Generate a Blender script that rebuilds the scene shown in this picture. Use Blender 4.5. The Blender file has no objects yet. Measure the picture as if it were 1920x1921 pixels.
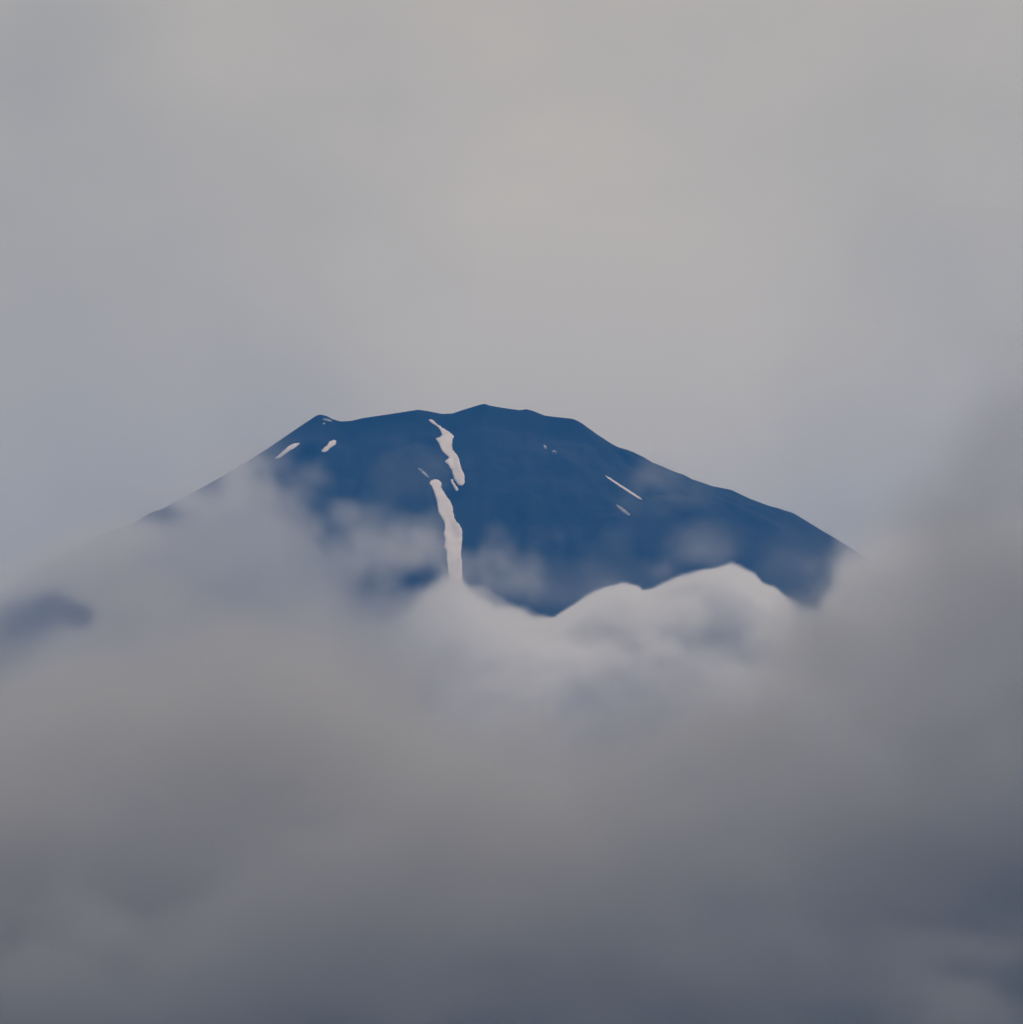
import bpy, bmesh, math, random
import numpy as np
from mathutils import Vector, Matrix
from mathutils.bvhtree import BVHTree
from mathutils.geometry import delaunay_2d_cdt

S = bpy.context.scene
COL = S.collection

# ------------------------------------------------------------------ camera
CAM_Z = 900.0                      # lake-side view point, metres above sea
DIST = 20000.0                     # summit stands 20 km off
PHOTO = 1920.0
FOV = 2 * math.atan(PHOTO / 2 * 1.6 / DIST)
PITCH = math.atan((3776 - 203.5 * 1.6 - CAM_Z) / DIST)
cam_data = bpy.data.cameras.new('camera')
cam = bpy.data.objects.new('camera', cam_data)
COL.objects.link(cam)
cam.location = (0, 0, CAM_Z)
cam.rotation_euler = (math.pi / 2 + PITCH, 0, 0)
cam_data.angle = FOV
cam_data.clip_start = 1.0
cam_data.clip_end = 250000.0
S.camera = cam

# ------------------------------------------------------------------ world, sun, exposure
SUN_EL, SUN_AZ = math.radians(64), math.radians(72)      # veiled sun high beyond the mountain, azimuth clockwise from +Y
world = bpy.data.worlds.new('World')
S.world = world
world.use_nodes = True
WN = world.node_tree
WN.nodes.clear()


def wnode(kind, **kw):
    n = WN.nodes.new(kind)
    for k, v in kw.items():
        setattr(n, k, v)
    return n


def wmath(op, a, b=None, clamp=False):
    n = wnode('ShaderNodeMath', operation=op, use_clamp=clamp)
    for i, v in enumerate((a, b)):
        if v is None:
            continue
        if isinstance(v, (int, float)):
            n.inputs[i].default_value = v
        else:
            WN.links.new(v, n.inputs[i])
    return n.outputs[0]


def wmix(fac, a, b):
    n = wnode('ShaderNodeMix', data_type='RGBA')
    for i, v in ((0, fac), (6, a), (7, b)):
        if isinstance(v, tuple):
            n.inputs[i].default_value = v
        elif isinstance(v, (int, float)):
            n.inputs[i].default_value = v
        else:
            WN.links.new(v, n.inputs[i])
    return n.outputs[2]


sky = wnode('ShaderNodeTexSky', sky_type='NISHITA', sun_disc=False)
sky.sun_elevation = SUN_EL
sky.sun_rotation = SUN_AZ
sky.air_density, sky.dust_density = 1.0, 1.0
tc = wnode('ShaderNodeTexCoord')


def wnoise(scale, detail, offset, rough=0.5):
    mp = wnode('ShaderNodeMapping')
    mp.inputs['Location'].default_value = offset
    mp.inputs['Scale'].default_value = (1, 1, 1.25)
    WN.links.new(tc.outputs['Generated'], mp.inputs['Vector'])
    n = wnode('ShaderNodeTexNoise')
    n.inputs['Scale'].default_value = scale
    n.inputs['Detail'].default_value = detail
    n.inputs['Roughness'].default_value = rough
    WN.links.new(mp.outputs[0], n.inputs['Vector'])
    return n.outputs['Fac']


broad = wnoise(11.0, 4.0, (0.13, 0.0, 0.87))
fine = wnoise(42.0, 4.0, (1.7, 0.0, 0.4), 0.45)


def lobe(px, py, width):
    """A thicker swell of the overcast about one direction."""
    d = Vector(((px - 960) * 1.6, DIST, (960.5 - py) * 1.6))
    d.rotate(Matrix.Rotation(PITCH, 3, 'X'))
    d.normalize()
    n = wnode('ShaderNodeVectorMath', operation='DOT_PRODUCT')
    WN.links.new(tc.outputs['Generated'], n.inputs[0])
    n.inputs[1].default_value = d
    # 1-cos = a^2/2
    a = wmath('SUBTRACT', 1.0, n.outputs['Value'])
    w = width * 1.6 / DIST
    return wmath('EXPONENT', wmath('MULTIPLY', a, -2.0 / (w * w)))


thick = wmath('ADD', wmath('MULTIPLY', wmath('SUBTRACT', broad, 0.5), 0.32), wmath('MULTIPLY', wmath('SUBTRACT', fine, 0.5), 0.42))
thick = wmath('ADD', thick, 0.62)
thick = wmath('ADD', thick, wmath('MULTIPLY', lobe(1110, 640, 430), 0.50))
thick = wmath('ADD', thick, wmath('MULTIPLY', lobe(100, 60, 220), -0.22))
thick = wmath('ADD', thick, wmath('MULTIPLY', lobe(540, 770, 120), -0.10))
ramp = wmath('MULTIPLY', thick, 1.0, clamp=True)
cloudcol = wmix(ramp, (1.02, 0.92, 0.735, 1), (1.46, 1.26, 0.96, 1))
# an overcast is brightest round the hidden sun and dims away from it
sdir = (math.sin(SUN_AZ) * math.cos(SUN_EL), math.cos(SUN_AZ) * math.cos(SUN_EL), math.sin(SUN_EL))
toward = wnode('ShaderNodeVectorMath', operation='DOT_PRODUCT')
WN.links.new(tc.outputs['Generated'], toward.inputs[0])
toward.inputs[1].default_value = sdir
glow = wmath('ADD', wmath('MULTIPLY', toward.outputs['Value'], 0.55), 0.70)
gl = wnode('ShaderNodeVectorMath', operation='SCALE')
WN.links.new(cloudcol, gl.inputs[0])
WN.links.new(wmath('MAXIMUM', glow, 0.3), gl.inputs['Scale'])
cloudcol = gl.outputs[0]
skyb = wnode('ShaderNodeVectorMath', operation='SCALE')
WN.links.new(sky.outputs[0], skyb.inputs[0])
skyb.inputs['Scale'].default_value = 0.1
final = wmix(wmath('ADD', wmath('MULTIPLY', ramp, 0.18), 0.82, clamp=True), skyb.outputs[0], cloudcol)
bg = wnode('ShaderNodeBackground')
bg.inputs['Strength'].default_value = 1.0
WN.links.new(final, bg.inputs['Color'])
wo = wnode('ShaderNodeOutputWorld')
WN.links.new(bg.outputs[0], wo.inputs['Surface'])

sun_data = bpy.data.lights.new('sun', 'SUN')
sun_data.energy = 2.7
sun_data.angle = math.radians(6)
sun_data.color = (1.0, 0.79, 0.565)
sun = bpy.data.objects.new('sun', sun_data)
COL.objects.link(sun)
sd = Vector((math.sin(SUN_AZ) * math.cos(SUN_EL), math.cos(SUN_AZ) * math.cos(SUN_EL), math.sin(SUN_EL)))
sun.rotation_euler = sd.to_track_quat('Z', 'Y').to_euler()

S.view_settings.view_transform = 'Standard'
S.view_settings.look = 'None'
S.view_settings.gamma = 1
S.view_settings.use_curve_mapping = False
S.view_settings.exposure = -0.68
S.render.engine = 'CYCLES'
S.cycles.max_bounces = 10
S.cycles.volume_bounces = 6
S.cycles.diffuse_bounces = 2
S.cycles.volume_step_rate = 5.0
S.cycles.use_denoising = True
S.cycles.use_adaptive_sampling = True
S.cycles.adaptive_threshold = 0.02

HAZE_COLOR, HAZE_DENSITY = (0.02, 0.30, 1.0), 3.1e-5


# ------------------------------------------------------------------ helpers
def ray(px, py):
    d = Vector(((px - 960) * 1.6, DIST, (960.5 - py) * 1.6))
    d.rotate(Matrix.Rotation(PITCH, 3, 'X'))
    return d.normalized()


def at(px, py, y):
    """World point seen at a photo position, at distance y to the north of the camera."""
    d = ray(px, py)
    return Vector((0, 0, CAM_Z)) + d * (y / d.y)


def material(name, color, rough=0.9):
    m = bpy.data.materials.new(name)
    m.use_nodes = True
    b = m.node_tree.nodes['Principled BSDF']
    b.inputs['Base Color'].default_value = (*color, 1)
    b.inputs['Roughness'].default_value = rough
    b.inputs['Specular IOR Level'].default_value = 0.2
    return m


def noisy(m, c0, c1, scale, detail=6, lo=0.35, hi=0.65):
    nt = m.node_tree
    b = nt.nodes['Principled BSDF']
    t = nt.nodes.new('ShaderNodeTexCoord')
    n = nt.nodes.new('ShaderNodeTexNoise')
    n.inputs['Scale'].default_value = scale
    n.inputs['Detail'].default_value = detail
    nt.links.new(t.outputs['Object'], n.inputs['Vector'])
    r = nt.nodes.new('ShaderNodeValToRGB')
    r.color_ramp.elements[0].position, r.color_ramp.elements[1].position = lo, hi
    r.color_ramp.elements[0].color, r.color_ramp.elements[1].color = (*c0, 1), (*c1, 1)
    nt.links.new(n.outputs['Fac'], r.inputs['Fac'])
    nt.links.new(r.outputs[0], b.inputs['Base Color'])
    return m


def mesh_object(name, verts, faces, mat, parent=None, smooth=True):
    me = bpy.data.meshes.new(name)
    me.from_pydata([tuple(v) for v in verts], [], [tuple(f) for f in faces])
    me.update()
    me.materials.append(mat)
    if smooth:
        me.polygons.foreach_set('use_smooth', np.ones(len(me.polygons), dtype=bool))
    o = bpy.data.objects.new(name, me)
    COL.objects.link(o)
    o.parent = parent
    return o


def fbm(shape, cell, seed, rough=2.1, biggest=500.0, smallest=0.0):
    """Seamless fractal noise on a grid, zero mean, unit deviation."""
    rs = np.random.RandomState(seed)
    k = [np.fft.fftfreq(n, d) for n, d in zip(shape, cell)]
    k[-1] = np.fft.rfftfreq(shape[-1], cell[-1])
    kk = np.sqrt(sum(a ** 2 for a in np.meshgrid(*k, indexing='ij'))).astype(np.float32)
    amp = 1.0 / (kk ** 2 + (1.0 / biggest) ** 2) ** (rough * len(shape) / 6.0)
    if smallest:
        amp *= np.exp(-(kk * smallest) ** 2)
    f = np.fft.rfftn(rs.standard_normal(shape).astype(np.float32)) * amp
    f = np.fft.irfftn(f, s=shape, axes=range(len(shape))).astype(np.float32)
    f -= f.mean()
    return f / f.std()


def smooth(a, b, x):
    t = np.clip((x - a) / (b - a), 0, 1)
    return t * t * (3 - 2 * t)


# ------------------------------------------------------------------ mountain
RIM_L, RIM_R = 600, 1086
SIL = [(592, 781), (600, 777), (612, 779), (625, 786), (640, 790), (660, 789), (680, 784), (720, 778), (760, 772), (785, 768), (800, 770),
       (830, 776), (850, 775), (870, 768), (890, 762), (907, 757), (912, 757.5), (918, 760), (940, 764), (975, 769), (988, 767), (1000, 770),
       (1022, 779), (1045, 782), (1075, 785), (1086, 790)]
LEFT = [(600, 777), (592, 781), (560, 803), (500, 845), (440, 884), (400, 907), (330, 944), (270, 978), (180, 1031), (90, 1085), (0, 1138)]
RIGHT = [(1086, 790), (1100, 800), (1120, 815), (1150, 835), (1165, 843), (1190, 851), (1210, 861), (1230, 874), (1270, 891), (1300, 905),
         (1340, 918), (1380, 929), (1420, 947), (1450, 958), (1490, 971), (1520, 988), (1560, 1011), (1600, 1036), (1700, 1098), (1800, 1158), (1920, 1228)]
XA, XB = at(RIM_L, 777, DIST).x, at(RIM_R, 790, DIST).x


def table(pts, x0):
    P = [at(px, py, DIST) for px, py in pts]
    r = [abs(p.x - x0) for p in P]
    z = [p.z for p in P]
    s = (z[-2] - z[-1]) / (r[-1] - r[-2])
    rr, zz = r[-1], z[-1]
    while zz > 780 and rr < 16000:
        rr += 200
        s = max(s * 0.965, 0.05)
        zz -= 200 * s
        r.append(rr)
        z.append(zz)
    return np.array(r), np.array(z)


RL, ZL = table(LEFT, XA)
RR, ZR = table(RIGHT, XB)
_rim = [at(px, py, DIST) for px, py in SIL]
RIMX, RIMZ = np.array([p.x for p in _rim]), np.array([p.z for p in _rim])


def axis(lo, hi, f0, f1, step, ratio=1.07):
    mid = list(np.arange(f0, f1 + 0.1, step))
    a, d = [f0], step
    while a[-1] > lo:
        d *= ratio
        a.append(a[-1] - d)
    b, d = [f1], step
    while b[-1] < hi:
        d *= ratio
        b.append(b[-1] + d)
    return np.array(a[:0:-1] + mid + b[1:])


MXS = axis(-13000, 13500, -1700, 1750, 7.0)
MYS = axis(-13000, 12000, -1150, 60, 7.0)
gx, gy = np.meshgrid(MXS, MYS, indexing='ij')
tt = np.clip(gx, XA, XB)
dx = gx - tt
rr = np.hypot(dx, gy)
ang = dx / np.maximum(rr, 1e-3)
wR = (ang + 1) / 2
dl = ZL[0] - np.interp(rr, RL, ZL)
dr = ZR[0] - np.interp(rr, RR, ZR)
h = np.interp(tt, RIMX, RIMZ) - (dl * (1 - wR) + dr * wR)
# erosion gullies that run down the fall line: noise stretched along the radius
g1 = fbm((1024, 64), (1.0, 4.0), 11, rough=3.2, biggest=60)
along = np.where(np.abs(dx) > 0, np.where(dx > 0, XB, XA) + np.sign(dx) * 0, gx) + np.where(rr > 0, np.arcsin(np.clip(ang, -1, 1)), 0) * 420
u = (along / 6.0 + 512) % 1024
v = (rr / 60.0) % 64
ui, vi = np.floor(u).astype(int), np.floor(v).astype(int)
fu, fv = u - ui, v - vi
G = lambda a, b: g1[a % 1024, b % 64]
gul = (G(ui, vi) * (1 - fu) + G(ui + 1, vi) * fu) * (1 - fv) + (G(ui, vi + 1) * (1 - fu) + G(ui + 1, vi + 1) * fu) * fv
h = h + gul * 13.0 * smooth(20, 260, rr) * smooth(10, 200, np.abs(gy))
nx_, ny_ = len(MXS), len(MYS)
mv = np.stack([gx, gy + DIST, h], -1).reshape(-1, 3)
ii = np.arange(nx_ * ny_).reshape(nx_, ny_)
mf = np.stack([ii[:-1, :-1], ii[1:, :-1], ii[1:, 1:], ii[:-1, 1:]], -1).reshape(-1, 4)
rock = noisy(material('volcanic_rock', (0.04, 0.05, 0.06)), (0.006, 0.012, 0.022), (0.020, 0.030, 0.042), 0.006, 9)
me = bpy.data.meshes.new('mountain')
me.vertices.add(len(mv))
me.vertices.foreach_set('co', mv.ravel())
me.loops.add(mf.size)
me.loops.foreach_set('vertex_index', mf.ravel())
me.polygons.add(len(mf))
me.polygons.foreach_set('loop_start', np.arange(0, mf.size, 4))
me.update(calc_edges=True)
me.polygons.foreach_set('use_smooth', np.ones(len(mf), dtype=bool))
me.materials.append(rock)
mountain = bpy.data.objects.new('mountain', me)
COL.objects.link(mountain)
mountain['kind'] = 'structure'
mountain['label'] = 'dark blue volcanic mountain with a flat jagged summit rising out of clouds'
mountain['category'] = 'mountain'

BVH = BVHTree.FromPolygons([Vector(v) for v in mv.tolist()], mf.tolist())

# ground round the mountain's foot, under the clouds
ground_mat = noisy(material('forest_floor', (0.04, 0.06, 0.03)), (0.03, 0.05, 0.025), (0.06, 0.08, 0.04), 0.002, 8)
E = 55000.0
gv, gf = [], []
N = 40
for i in range(N + 1):
    for j in range(N + 1):
        gv.append((-E + 2 * E * i / N, -E + DIST * 0.5 + 2 * E * j / N, 800.0))
for i in range(N):
    for j in range(N):
        a = i * (N + 1) + j
        gf.append((a, a + N + 1, a + N + 2, a + 1))
ground = mesh_object('ground', gv, gf, ground_mat)
ground['kind'] = 'structure'

# ------------------------------------------------------------------ snow left in the gullies
snow_mat = noisy(material('old_snow', (0.7, 0.68, 0.66), 0.8), (0.74, 0.69, 0.68), (0.84, 0.79, 0.78), 0.02, 4)

dirty_snow = noisy(material('dirty_snow', (0.4, 0.4, 0.4), 0.9), (0.26, 0.26, 0.27), (0.42, 0.41, 0.41), 0.05, 4)


def snow_patch(outline, label, thick=2.0, rough=1.0, mat=None):
    rnd = random.Random(len(outline) * 7 + int(outline[0][0]))
    # resample the rim and roughen it a little
    P = [Vector(p) for p in outline]
    rim = []
    for a, b in zip(P, P[1:] + P[:1]):
        n = max(1, int((b - a).length / 1.7))
        for k in range(n):
            q = a.lerp(b, k / n)
            rim.append(q + rough * Vector((rnd.uniform(-.8, .8), rnd.uniform(-.6, .6))))
    x0, x1 = min(p.x for p in rim), max(p.x for p in rim)
    y0, y1 = min(p.y for p in rim), max(p.y for p in rim)

    def inside(q):
        c = False
        for a, b in zip(rim, rim[1:] + rim[:1]):
            if (a.y > q.y) != (b.y > q.y) and q.x < (b.x - a.x) * (q.y - a.y) / (b.y - a.y) + a.x:
                c = not c
        return c
    pts = list(rim)
    y = y0 + 2
    while y < y1:
        x = x0 + 2
        while x < x1:
            q = Vector((x + rnd.uniform(-.6, .6), y + rnd.uniform(-.6, .6)))
            if inside(q) and min((q - r).length for r in rim) > 1.5:
                pts.append(q)
            x += 4
        y += 4
    n = len(rim)
    vs, _e, fs, ov, _oe, _of = delaunay_2d_cdt(pts, [], [list(range(n))], 1, 1e-4)
    edge = {k for k, o in enumerate(ov) if any(q < n for q in o)}
    top, low = [], []
    for k, q in enumerate(vs):
        d = ray(q.x, q.y)
        hit, nor, _i, _d = BVH.ray_cast(Vector((0, 0, CAM_Z)), d)
        if hit is None:
            hit, nor = at(q.x, q.y, DIST), Vector((0, -0.5, 0.85))
        t = thick * (0.25 if k in edge else rnd.uniform(0.8, 1.3))
        top.append(hit + nor * t)
        low.append(hit - nor * 2.0)
    m = len(top)
    faces = [tuple(f) for f in fs]
    cnt = {}
    for f in fs:
        for a, b in zip(f, f[1:] + f[:1]):
            cnt[(a, b)] = 1
    side = [(b, a, a + m, b + m) for (a, b) in cnt if (b, a) not in cnt]
    bottom = [tuple(v + m for v in reversed(f)) for f in fs]
    o = mesh_object('snow_patch', top + low, faces + side + bottom, mat or snow_mat, mountain)
    o['label'] = label
    return o


def zc(pts, x0, y0, s):
    return [(x0 + x / s, y0 + y / s) for x, y in pts]


snow_patch(zc([(532, 292), (545, 286), (562, 290), (600, 325), (640, 350), (680, 375), (715, 400), (737, 420), (725, 450), (718, 490), (726, 530), (745, 558), (765, 575),
               (780, 625), (795, 680), (812, 715), (822, 760), (818, 798), (800, 816), (775, 812), (758, 795), (740, 770), (725, 725), (716, 690), (700, 665), (680, 640),
               (660, 618), (692, 597), (690, 580), (660, 555), (634, 532), (622, 490), (607, 465), (590, 440), (615, 429), (635, 418), (638, 400), (625, 370),
               (600, 340), (575, 325), (545, 308)], 680, 720, 4.27), 'bright ragged snow streak running down from the summit rim')
snow_patch(zc([(710, 766), (724, 768), (738, 800), (760, 830), (771, 850), (760, 862), (745, 850), (730, 820), (716, 795)], 680, 720, 4.27),
           'short snow sliver beside the foot of the upper streak')
snow_patch(zc([(440, 672), (468, 680), (500, 705), (520, 728), (538, 750), (528, 752), (503, 735), (472, 708)], 680, 720, 4.27),
           'thin dim snow sliver above the head of the long streak', 1.0, 0.6, dirty_snow)
snow_patch(zc([(540, 795), (550, 775), (575, 766), (602, 768), (630, 785), (638, 805), (632, 825), (655, 870), (680, 910), (705, 935), (722, 980), (728, 1030), (740, 1080),
               (755, 1108), (780, 1125), (800, 1175), (802, 1240), (795, 1310), (790, 1370), (800, 1430), (800, 1500), (805, 1580), (812, 1650), (830, 1720), (790, 1800),
               (730, 1760), (700, 1640), (690, 1500), (680, 1400), (676, 1340), (658, 1300), (660, 1270), (668, 1240), (650, 1195), (664, 1165), (655, 1100),
               (630, 1065), (610, 1020), (600, 960), (592, 915), (573, 860), (558, 825)], 680, 720, 4.27), 'long pale snow streak running down into the cloud')
snow_patch(zc([(1140, 613), (1180, 577), (1230, 532), (1270, 510), (1318, 504), (1290, 532), (1240, 562), (1200, 592), (1165, 614)], 220, 700, 3.84),
           'thin slanting snow strip near the western edge of the slope')
snow_patch(zc([(1472, 560), (1488, 540), (1513, 522), (1526, 497), (1558, 482), (1582, 490), (1578, 513), (1555, 528), (1532, 545), (1510, 565), (1490, 573)], 220, 700, 3.84),
           'small lumpy snow patch below the pointed western rim')
snow_patch(zc([(1480, 330), (1510, 326), (1545, 340), (1550, 352), (1520, 347), (1490, 341)], 220, 700, 3.84), 'faint snow smear right under the pointed western rim', 1.0, 0.4, dirty_snow)
snow_patch(zc([(1478, 363), (1490, 358), (1501, 361), (1499, 368), (1482, 370)], 220, 700, 3.84), 'tiny snow fleck under the pointed western rim', 1.0, 0.4, dirty_snow)
snow_patch(zc([(116, 333), (126, 334), (135, 348), (130, 356), (119, 350)], 980, 720, 2.909), 'tiny upper snow dot on the eastern slope', 1.0, 0.4, dirty_snow)
snow_patch(zc([(164, 366), (178, 364), (188, 372), (184, 382), (168, 382)], 980, 720, 2.909), 'tiny lower snow dot on the eastern slope', 1.0, 0.4, dirty_snow)
snow_patch(zc([(452, 500), (476, 512), (530, 547), (590, 585), (640, 619), (655, 632), (635, 628), (580, 593), (520, 553), (470, 518)], 980, 720, 2.909),
           'long thin straight snow line slanting down the eastern slope', 1.5, 0.4)
snow_patch(zc([(512, 658), (535, 668), (565, 690), (592, 716), (580, 719), (550, 701), (525, 681)], 980, 720, 2.909), 'dim snow sliver below the long thin line', 1.0, 0.4, dirty_snow)


# ------------------------------------------------------------------ clouds: real volumes of droplets
def cloud_material(name, color, aniso):
    m = bpy.data.materials.new(name)
    m.use_nodes = True
    nt = m.node_tree
    nt.nodes.clear()
    o = nt.nodes.new('ShaderNodeOutputMaterial')
    v = nt.nodes.new('ShaderNodeVolumePrincipled')
    v.inputs['Color'].default_value = (*color, 1)
    v.inputs['Density'].default_value = 0.001      # the grids hold droplets per kilometre of path
    v.inputs['Anisotropy'].default_value = aniso
    nt.links.new(v.outputs[0], o.inputs['Volume'])
    m.cycles.volume_interpolation = 'LINEAR'
    return m


def cloud_volume(name, A, mn, mx, mat):
    """A volume object whose density grid is the array A over the box mn..mx."""
    nx, ny, nz = A.shape
    me = bpy.data.meshes.new(name)
    me.vertices.add(A.size)
    me.attributes.new('rho', 'FLOAT', 'POINT').data.foreach_set('value', (A * 1000.0).ravel().astype(np.float32))
    me.materials.append(mat)
    ob = bpy.data.objects.new(name, me)
    COL.objects.link(ob)
    g = bpy.data.node_groups.new(name, 'GeometryNodeTree')
    g.interface.new_socket('Geometry', in_out='INPUT', socket_type='NodeSocketGeometry')
    g.interface.new_socket('Geometry', in_out='OUTPUT', socket_type='NodeSocketGeometry')
    new, link = g.nodes.new, g.links.new
    gi, go, pos = new('NodeGroupInput'), new('NodeGroupOutput'), new('GeometryNodeInputPosition')

    def vm(op, a, b=None):
        n = new('ShaderNodeVectorMath')
        n.operation = op
        for i, v in enumerate((a, b)):
            if isinstance(v, tuple):
                n.inputs[i].default_value = v
            elif v is not None:
                link(v, n.inputs[i])
        return n.outputs[0]

    def im(op, a, b):
        n = new('FunctionNodeIntegerMath')
        n.operation = op
        for i, v in enumerate((a, b)):
            if isinstance(v, int):
                n.inputs[i].default_value = v
            else:
                link(v, n.inputs[i])
        return n.outputs[0]
    cell = tuple((b - a) / n for a, b, n in zip(mn, mx, A.shape))
    q = vm('FLOOR', vm('ADD', vm('DIVIDE', vm('SUBTRACT', pos.outputs[0], tuple(mn)), cell), (0.001,) * 3))
    q = vm('MINIMUM', vm('MAXIMUM', q, (0.0, 0.0, 0.0)), (nx - 1.0, ny - 1.0, nz - 1.0))
    sx = new('ShaderNodeSeparateXYZ')
    link(q, sx.inputs[0])
    k = []
    for i in range(3):
        f = new('FunctionNodeFloatToInt')
        f.rounding_mode = 'ROUND'
        link(sx.outputs[i], f.inputs[0])
        k.append(f.outputs[0])
    idx = im('ADD', im('MULTIPLY', im('ADD', im('MULTIPLY', k[0], ny), k[1]), nz), k[2])
    si = new('GeometryNodeSampleIndex')
    si.data_type, si.domain = 'FLOAT', 'POINT'
    na = new('GeometryNodeInputNamedAttribute')
    na.data_type = 'FLOAT'
    na.inputs[0].default_value = 'rho'
    link(gi.outputs[0], si.inputs['Geometry'])
    link(na.outputs[0], si.inputs['Value'])
    link(idx, si.inputs['Index'])
    vc = new('GeometryNodeVolumeCube')
    vc.inputs['Min'].default_value, vc.inputs['Max'].default_value = mn, mx
    for a, b in zip(('Resolution X', 'Resolution Y', 'Resolution Z'), (nx, ny, nz)):
        vc.inputs[a].default_value = b
    link(si.outputs[0], vc.inputs['Density'])
    sm = new('GeometryNodeSetMaterial')
    sm.inputs['Material'].default_value = mat
    link(vc.outputs[0], sm.inputs[0])
    link(sm.outputs[0], go.inputs[0])
    ob.modifiers.new('cloud_grid', 'NODES').node_group = g
    return ob


def box_axes(mn, mx, step):
    n = [int(round((b - a) / s)) for a, b, s in zip(mn, mx, step)]
    ax = [a + (np.arange(k, dtype=np.float32) + 0.5) * (b - a) / k for a, b, k in zip(mn, mx, n)]
    return tuple(n), [a.reshape([-1 if i == j else 1 for j in range(3)]) for i, a in enumerate(ax)]


def photo_frame(X, Y, Z):
    """Where grid points lie as bearings from the view point, in photo pixels (1 px = 1.6 m at 20 km)."""
    c, s = math.cos(PITCH), math.sin(PITCH)
    f = Y * c + (Z - CAM_Z) * s
    u = -Y * s + (Z - CAM_Z) * c
    k = DIST / 1.6
    return 960 + X / f * k, 960.5 - u / f * k


def edge_fade(A, shape, n):
    for i, k in enumerate(shape):
        t = np.arange(k)
        f = np.clip(np.minimum(t, k - 1 - t) / n[i], 0, 1).astype(np.float32)
        A *= f.reshape([-1 if i == j else 1 for j in range(3)])


# --- clouds that lie against the mountain
MN, MX = (-2150.0, 16900.0, 2000.0), (2250.0, 19650.0, 3900.0)
shape, (X, Y, Z) = box_axes(MN, MX, (11.0, 20.0, 9.0))
cell = tuple((b - a) / n for a, b, n in zip(MN, MX, shape))
PX, PY = photo_frame(X, Y, Z)
PX, PY = PX.astype(np.float32), np.broadcast_to(PY.astype(np.float32), shape)
n1 = fbm(shape, cell, 3, rough=4.0, biggest=420)
n2 = fbm(shape, cell, 5, rough=3.2, biggest=150)

TOP = [(-900, 1120), (-200, 1080), (0, 1035), (100, 1000), (200, 965), (270, 947), (330, 922), (400, 886), (460, 862), (505, 858),
       (540, 910), (580, 955), (620, 1010), (680, 1050), (740, 1068), (790, 1058), (835, 1045), (865, 1075), (880, 1100), (930, 1135), (1000, 1152), (1040, 1156),
       (1060, 1142), (1090, 1122), (1130, 1103), (1170, 1093), (1195, 1100), (1205, 1112), (1230, 1106), (1270, 1085), (1320, 1070), (1370, 1062),
       (1410, 1078), (1428, 1100), (1450, 1106), (1480, 1130), (1500, 1144), (1535, 1142), (1558, 1090), (1585, 1030), (1640, 990), (1700, 985), (1800, 950), (2300, 900), (2800, 900)]
SOFT = [(-900, 90), (0, 45), (180, 60), (480, 70), (560, 80), (620, 100), (740, 90), (800, 60), (840, 40), (870, 26), (1000, 20), (1050, 8), (1430, 8), (1470, 18), (1510, 45), (1560, 85), (1600, 110), (2800, 120)]
AMP = [(-900, 22), (100, 10), (300, 14), (560, 26), (780, 26), (850, 12), (1000, 8), (1050, 5), (1440, 5), (1500, 18), (2800, 26)]
interp = lambda T: np.interp(PX, [a for a, _ in T], [b for _, b in T]).astype(np.float32)
dome = ((Y - 18450.0) / 420.0)
B = interp(TOP) + np.where(dome < 0, dome * dome * 14.0, dome * dome * 8.0).astype(np.float32)
F = PY - B + interp(AMP) * (n1 * 1.1 + n2 * 0.6)
soft = interp(SOFT)
crisp = smooth(30, 8, soft)
A = smooth(0, 1, F / soft) * (0.008 * (0.22 + 0.78 * smooth(680, 940, PX + 0.35 * (PY - 1100))) + 0.025 * crisp * smooth(140, 30, F))
# lumpy front: the bank thins towards the viewer in billows
front = 18250 - 2.0 * np.clip(PY - 1060, -100, 560) + 40 * n1 + 22 * n2
for px, py, r, k in ((900, 1180, 130, -120), (1000, 1290, 110, -190), (960, 1430, 160, -120), (1170, 1280, 90, -90), (860, 1290, 90, -80), (1230, 1200, 110, -150),
                     (1370, 1120, 70, -60), (1395, 1285, 75, -150), (1310, 1240, 90, -40), (1300, 1370, 120, -40), (1500, 1200, 80, -60), (1520, 1330, 120, -100)):
    front = front + k * np.exp(-((PX - px) / r) ** 2 - ((PY - py) / (0.8 * r)) ** 2)
A *= smooth(-60, 120, Y - front)
del F, B, front
n12 = (n1 * 0.75 + n2 * 0.6).astype(np.float32)


def puff(px, py, y, rx, ry, rz, rho, amp=0.5, soft=0.8, noise=None):
    """One soft ellipsoid of cloud: radii rx, rz in photo px, ry in metres."""
    n = n12
    x0, x1 = at(px - rx * 2, py, y).x, at(px + rx * 2, py, y).x
    z0, z1 = at(px, py + rz * 2, y).z, at(px, py - rz * 2, y).z
    sl = []
    for lo, hi, a, b, k in ((x0, x1, MN[0], MX[0], shape[0]), (y - ry * 2, y + ry * 2, MN[1], MX[1], shape[1]), (z0, z1, MN[2], MX[2], shape[2])):
        i = int(np.clip((lo - a) / (b - a) * k, 0, k))
        j = int(np.clip((hi - a) / (b - a) * k + 1, 0, k))
        sl.append(slice(i, j))
    sl = tuple(sl)
    yy = Y[:, sl[1], :]
    e = 1 - np.sqrt(((PX[sl] - px) / rx) ** 2 + ((PY[sl] - py) / rz) ** 2 + ((yy - y) / ry) ** 2)
    A[sl] += rho * smooth(0, soft, e + amp * np.clip(n[sl], -2, 2) * smooth(-0.9, 0.1, e))


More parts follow.
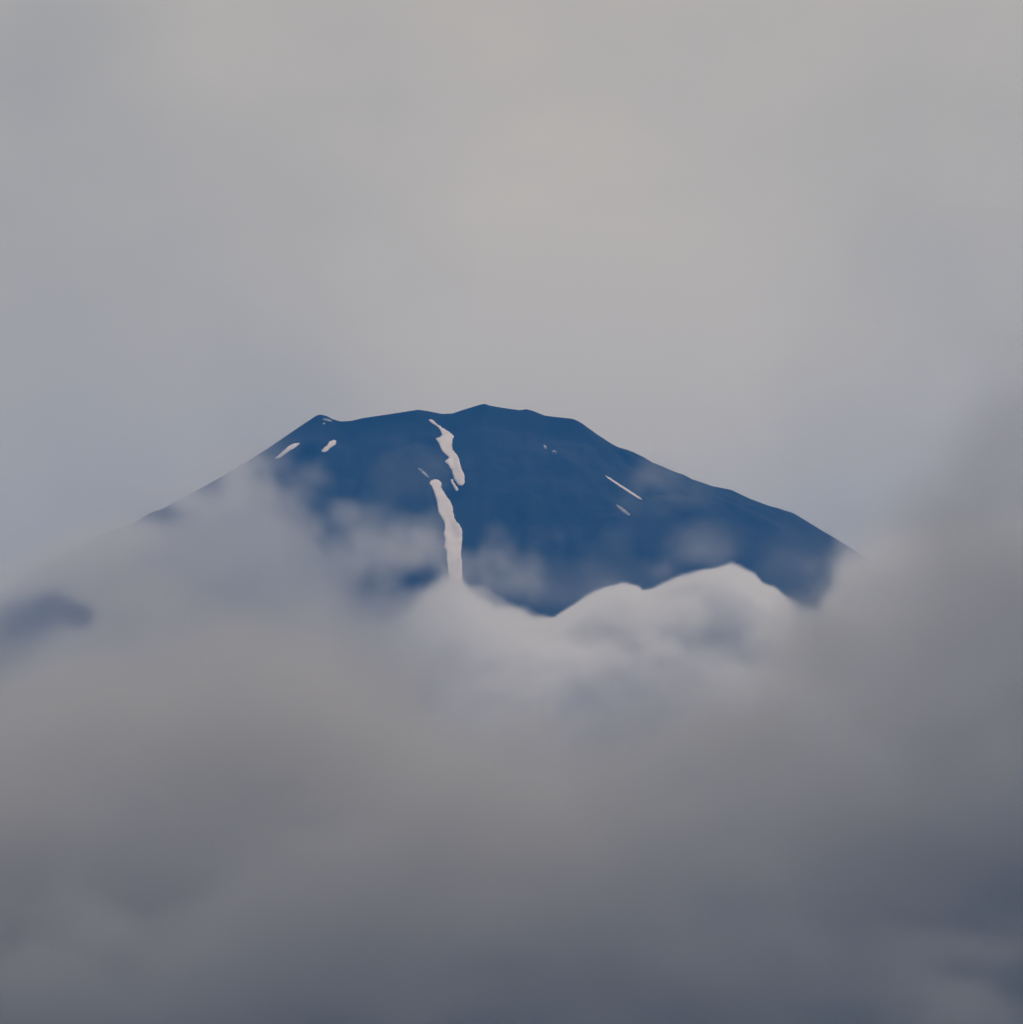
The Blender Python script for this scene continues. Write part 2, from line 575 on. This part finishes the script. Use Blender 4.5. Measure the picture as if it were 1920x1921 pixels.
for args in [
    # veils over the rock, thin
    (1080, 1095, 18650, 260, 200, 110, 0.0011, 0.15, 1.0), (985, 1055, 18700, 90, 160, 70, 0.0024, 0.4, 0.9), (1050, 1010, 18750, 40, 130, 75, 0.0016, 0.45, 0.9),
    (945, 1020, 18800, 40, 120, 45, 0.0018, 0.45, 1.0), (790, 1050, 18800, 60, 140, 55, 0.0034, 0.3, 0.9), (720, 1030, 18850, 70, 140, 50, 0.0020, 0.4, 0.9), (1220, 1065, 18700, 60, 130, 50, 0.0014, 0.3, 0.9), (1310, 1025, 18750, 150, 170, 75, 0.0020, 0.2, 1.0),
    (885, 1085, 18700, 40, 100, 40, 0.0022, 0.3, 1.0), (1110, 1120, 18650, 120, 140, 60, 0.0012, 0.3, 1.0), (1160, 1005, 18900, 60, 120, 60, 0.0010, 0.4, 1.0),
    (1215, 895, 19300, 85, 150, 60, 0.0030, 0.25, 1.0), (1290, 935, 19200, 150, 170, 65, 0.0018, 0.25, 1.0), (1190, 950, 19150, 100, 150, 70, 0.0009, 0.3, 1.0),
    (700, 1010, 18850, 150, 180, 80, 0.0026, 0.25, 1.0), (650, 970, 18950, 50, 120, 40, 0.0016, 0.45, 1.0), (740, 1070, 18800, 140, 170, 70, 0.0022, 0.25, 1.0),
    (470, 872, 19150, 110, 180, 46, 0.0032, 0.3, 0.9), (350, 938, 19100, 130, 180, 48, 0.0042, 0.3, 0.9),
    (410, 925, 19100, 170, 180, 62, 0.0034, 0.3, 1.0), (260, 1000, 19000, 120, 180, 60, 0.0030, 0.3, 1.0),
    (110, 1040, 18900, 190, 200, 70, 0.0035, 0.25, 1.0), (-120, 1120, 18800, 200, 200, 100, 0.003, 0.2, 1.0),
    (848, 1075, 18750, 60, 140, 52, 0.0036, 0.25, 0.9), (1575, 1060, 18850, 75, 180, 110, 0.0030, 0.25, 1.0),
    (765, 890, 19250, 80, 130, 70, 0.0006, 0.4, 1.0), (560, 920, 19150, 80, 150, 90, 0.0030, 0.3, 1.0), (520, 850, 19350, 70, 140, 50, 0.0020, 0.3, 1.0),
    (600, 810, 19500, 70, 120, 50, 0.0005, 0.3, 1.0), (1640, 1070, 18800, 140, 260, 210, 0.0060, 0.2, 1.0), (1480, 1060, 18700, 120, 200, 110, 0.0007, 0.2, 1.0),
]:
    puff(*args)
for px, py, r in ((-90, 1310, 90), (-35, 1262, 72), (10, 1215, 60), (50, 1172, 60), (105, 1145, 50), (150, 1155, 34)):      # a rift that shows the western slope
    A *= 1 - 1.0 * np.exp(-(((PX - px) / r) ** 2 + ((PY - py) / (r * 0.75)) ** 2) ** 1.5 + 0.45 * n12).clip(0, 1)
edge_fade(A, shape, (25, 12, 14))
A[A < 2e-5] = 0
cloud_white = cloud_material('cloud_droplets', (0.995, 0.995, 0.995), 0.25)
c1 = cloud_volume('cloud_bank', A, MN, MX, cloud_white)
c1['kind'] = 'stuff'
c1['label'] = 'pale billowing cloud bank lying against the flanks of the mountain'
c1['category'] = 'cloud'

# --- the nearer, darker bank below and to the right
MN, MX = (-1500.0, 8450.0, 1150.0), (1500.0, 9550.0, 2600.0)
shape, (X, Y, Z) = box_axes(MN, MX, (14.0, 16.0, 12.0))
cell = tuple((b - a) / n for a, b, n in zip(MN, MX, shape))
PX, PY = photo_frame(X, Y, Z)
PX, PY = PX.astype(np.float32), np.broadcast_to(PY.astype(np.float32), shape)
n1 = fbm(shape, cell, 21, rough=4.2, biggest=420)
n2 = fbm(shape, cell, 22, rough=3.6, biggest=150)
# bearings of its thickest part, and how gradually it thins out above that
LOWTOP = [(-1200, 1420), (0, 1410), (300, 1390), (600, 1410), (850, 1550), (1100, 1630), (1300, 1590), (1500, 1450), (1650, 1320), (1740, 1240), (1800, 1200), (1860, 1170), (2200, 1080), (3200, 1000)]
REACH = [(-1200, 340), (0, 320), (150, 380), (350, 480), (600, 420), (750, 300), (900, 230), (1400, 260), (1520, 330), (1600, 440), (1740, 520), (1800, 620), (1860, 690), (2200, 740), (3200, 740)]
billow = fbm(shape, (cell[0] * 0.65, cell[1] * 0.8, cell[2]), 23, rough=3.6, biggest=150)
for px, py, r, k in ((1010, 1500, 200, 1.2), (600, 1700, 150, 1.1), (90, 1860, 170, 1.3), (960, 1800, 200, 0.9), (500, 1350, 180, 0.7), (1330, 1420, 160, 0.5),
                     (320, 1610, 190, -1.0), (640, 1520, 140, -0.8), (1700, 1680, 260, -1.0), (1280, 1830, 200, -0.5), (1880, 1330, 170, -0.8), (1720, 1880, 150, 0.7)):
    billow = billow + (k * np.exp(-((PX - px) / (1.25 * r)) ** 2 - ((PY - py) / (0.7 * r)) ** 2)).astype(np.float32)
F = (PY - interp(LOWTOP) + 40 * n1 + 75 * billow + 30 * n2) / interp(REACH)
A = 0.0034 * smooth(-1.0, 0.0, F) ** 2.0 + 0.0052 * smooth(-0.15, 250 / interp(REACH), F) * (0.7 + 0.6 * smooth(-1.2, 1.2, n2))
A *= smooth(8450, 8720, Y + 190 * billow + 50 * n1 - 60) * smooth(9550, 9300, Y)
edge_fade(A, shape, (12, 2, 6))
A[A < 2e-5] = 0
cloud_grey = cloud_material('dimmed_cloud_droplets', (0.99, 0.985, 0.988), 0.25)  # duller than the white cloud; some of the bank's shade is in this colour
c2 = cloud_volume('cloud_bank', A, MN, MX, cloud_grey)
c2['kind'] = 'stuff'
c2['label'] = 'dark grey cloud bank filling the bottom and right of the view'
c2['category'] = 'cloud'

# --- cloud deck added unseen overhead to keep the near bank in shade
MN, MX = (-4200.0, 5200.0, 3200.0), (4200.0, 10640.0, 3740.0)
shape, (X, Y, Z) = box_axes(MN, MX, (60.0, 60.0, 50.0))
cell = tuple((b - a) / n for a, b, n in zip(MN, MX, shape))
n1 = fbm(shape, cell, 31, rough=4.0, biggest=900)
A = 0.0041 * smooth(3200, 3340, Z + 60 * n1) * smooth(3720, 3560, Z + 60 * n1) * (1 + 0.9 * smooth(200, 2200, X) + 0 * Y)  # denser to the east to dim the right of the near bank
edge_fade(A, shape, (12, 8, 1))
c3 = cloud_volume('shade_deck', A, MN, MX, cloud_white)
c3['kind'] = 'stuff'
c3['label'] = 'added high cloud deck, unseen overhead, that shades the near cloud'
c3['category'] = 'cloud'
del A, F, PX, PY, n1, n2, X, Y, Z

# ------------------------------------------------------------------ haze
hm = bpy.data.materials.new('haze')
hm.use_nodes = True
hm.node_tree.nodes.clear()
ho = hm.node_tree.nodes.new('ShaderNodeOutputMaterial')
hv = hm.node_tree.nodes.new('ShaderNodeVolumePrincipled')
hv.inputs['Color'].default_value = (*HAZE_COLOR, 1)
hv.inputs['Density'].default_value = HAZE_DENSITY
hm.node_tree.links.new(hv.outputs[0], ho.inputs['Volume'])
bz0, bz1, be, yc = 700.0, 3960.0, E + 500, DIST * 0.5
bv = [(sx * be, yc + sy * be, z) for z in (bz0, bz1) for sx, sy in ((-1, -1), (1, -1), (1, 1), (-1, 1))]
haze = mesh_object('haze', bv, [(3, 2, 1, 0), (4, 5, 6, 7), (0, 1, 5, 4), (1, 2, 6, 5), (2, 3, 7, 6), (3, 0, 4, 7)], hm, smooth=False)
haze['kind'] = 'stuff'
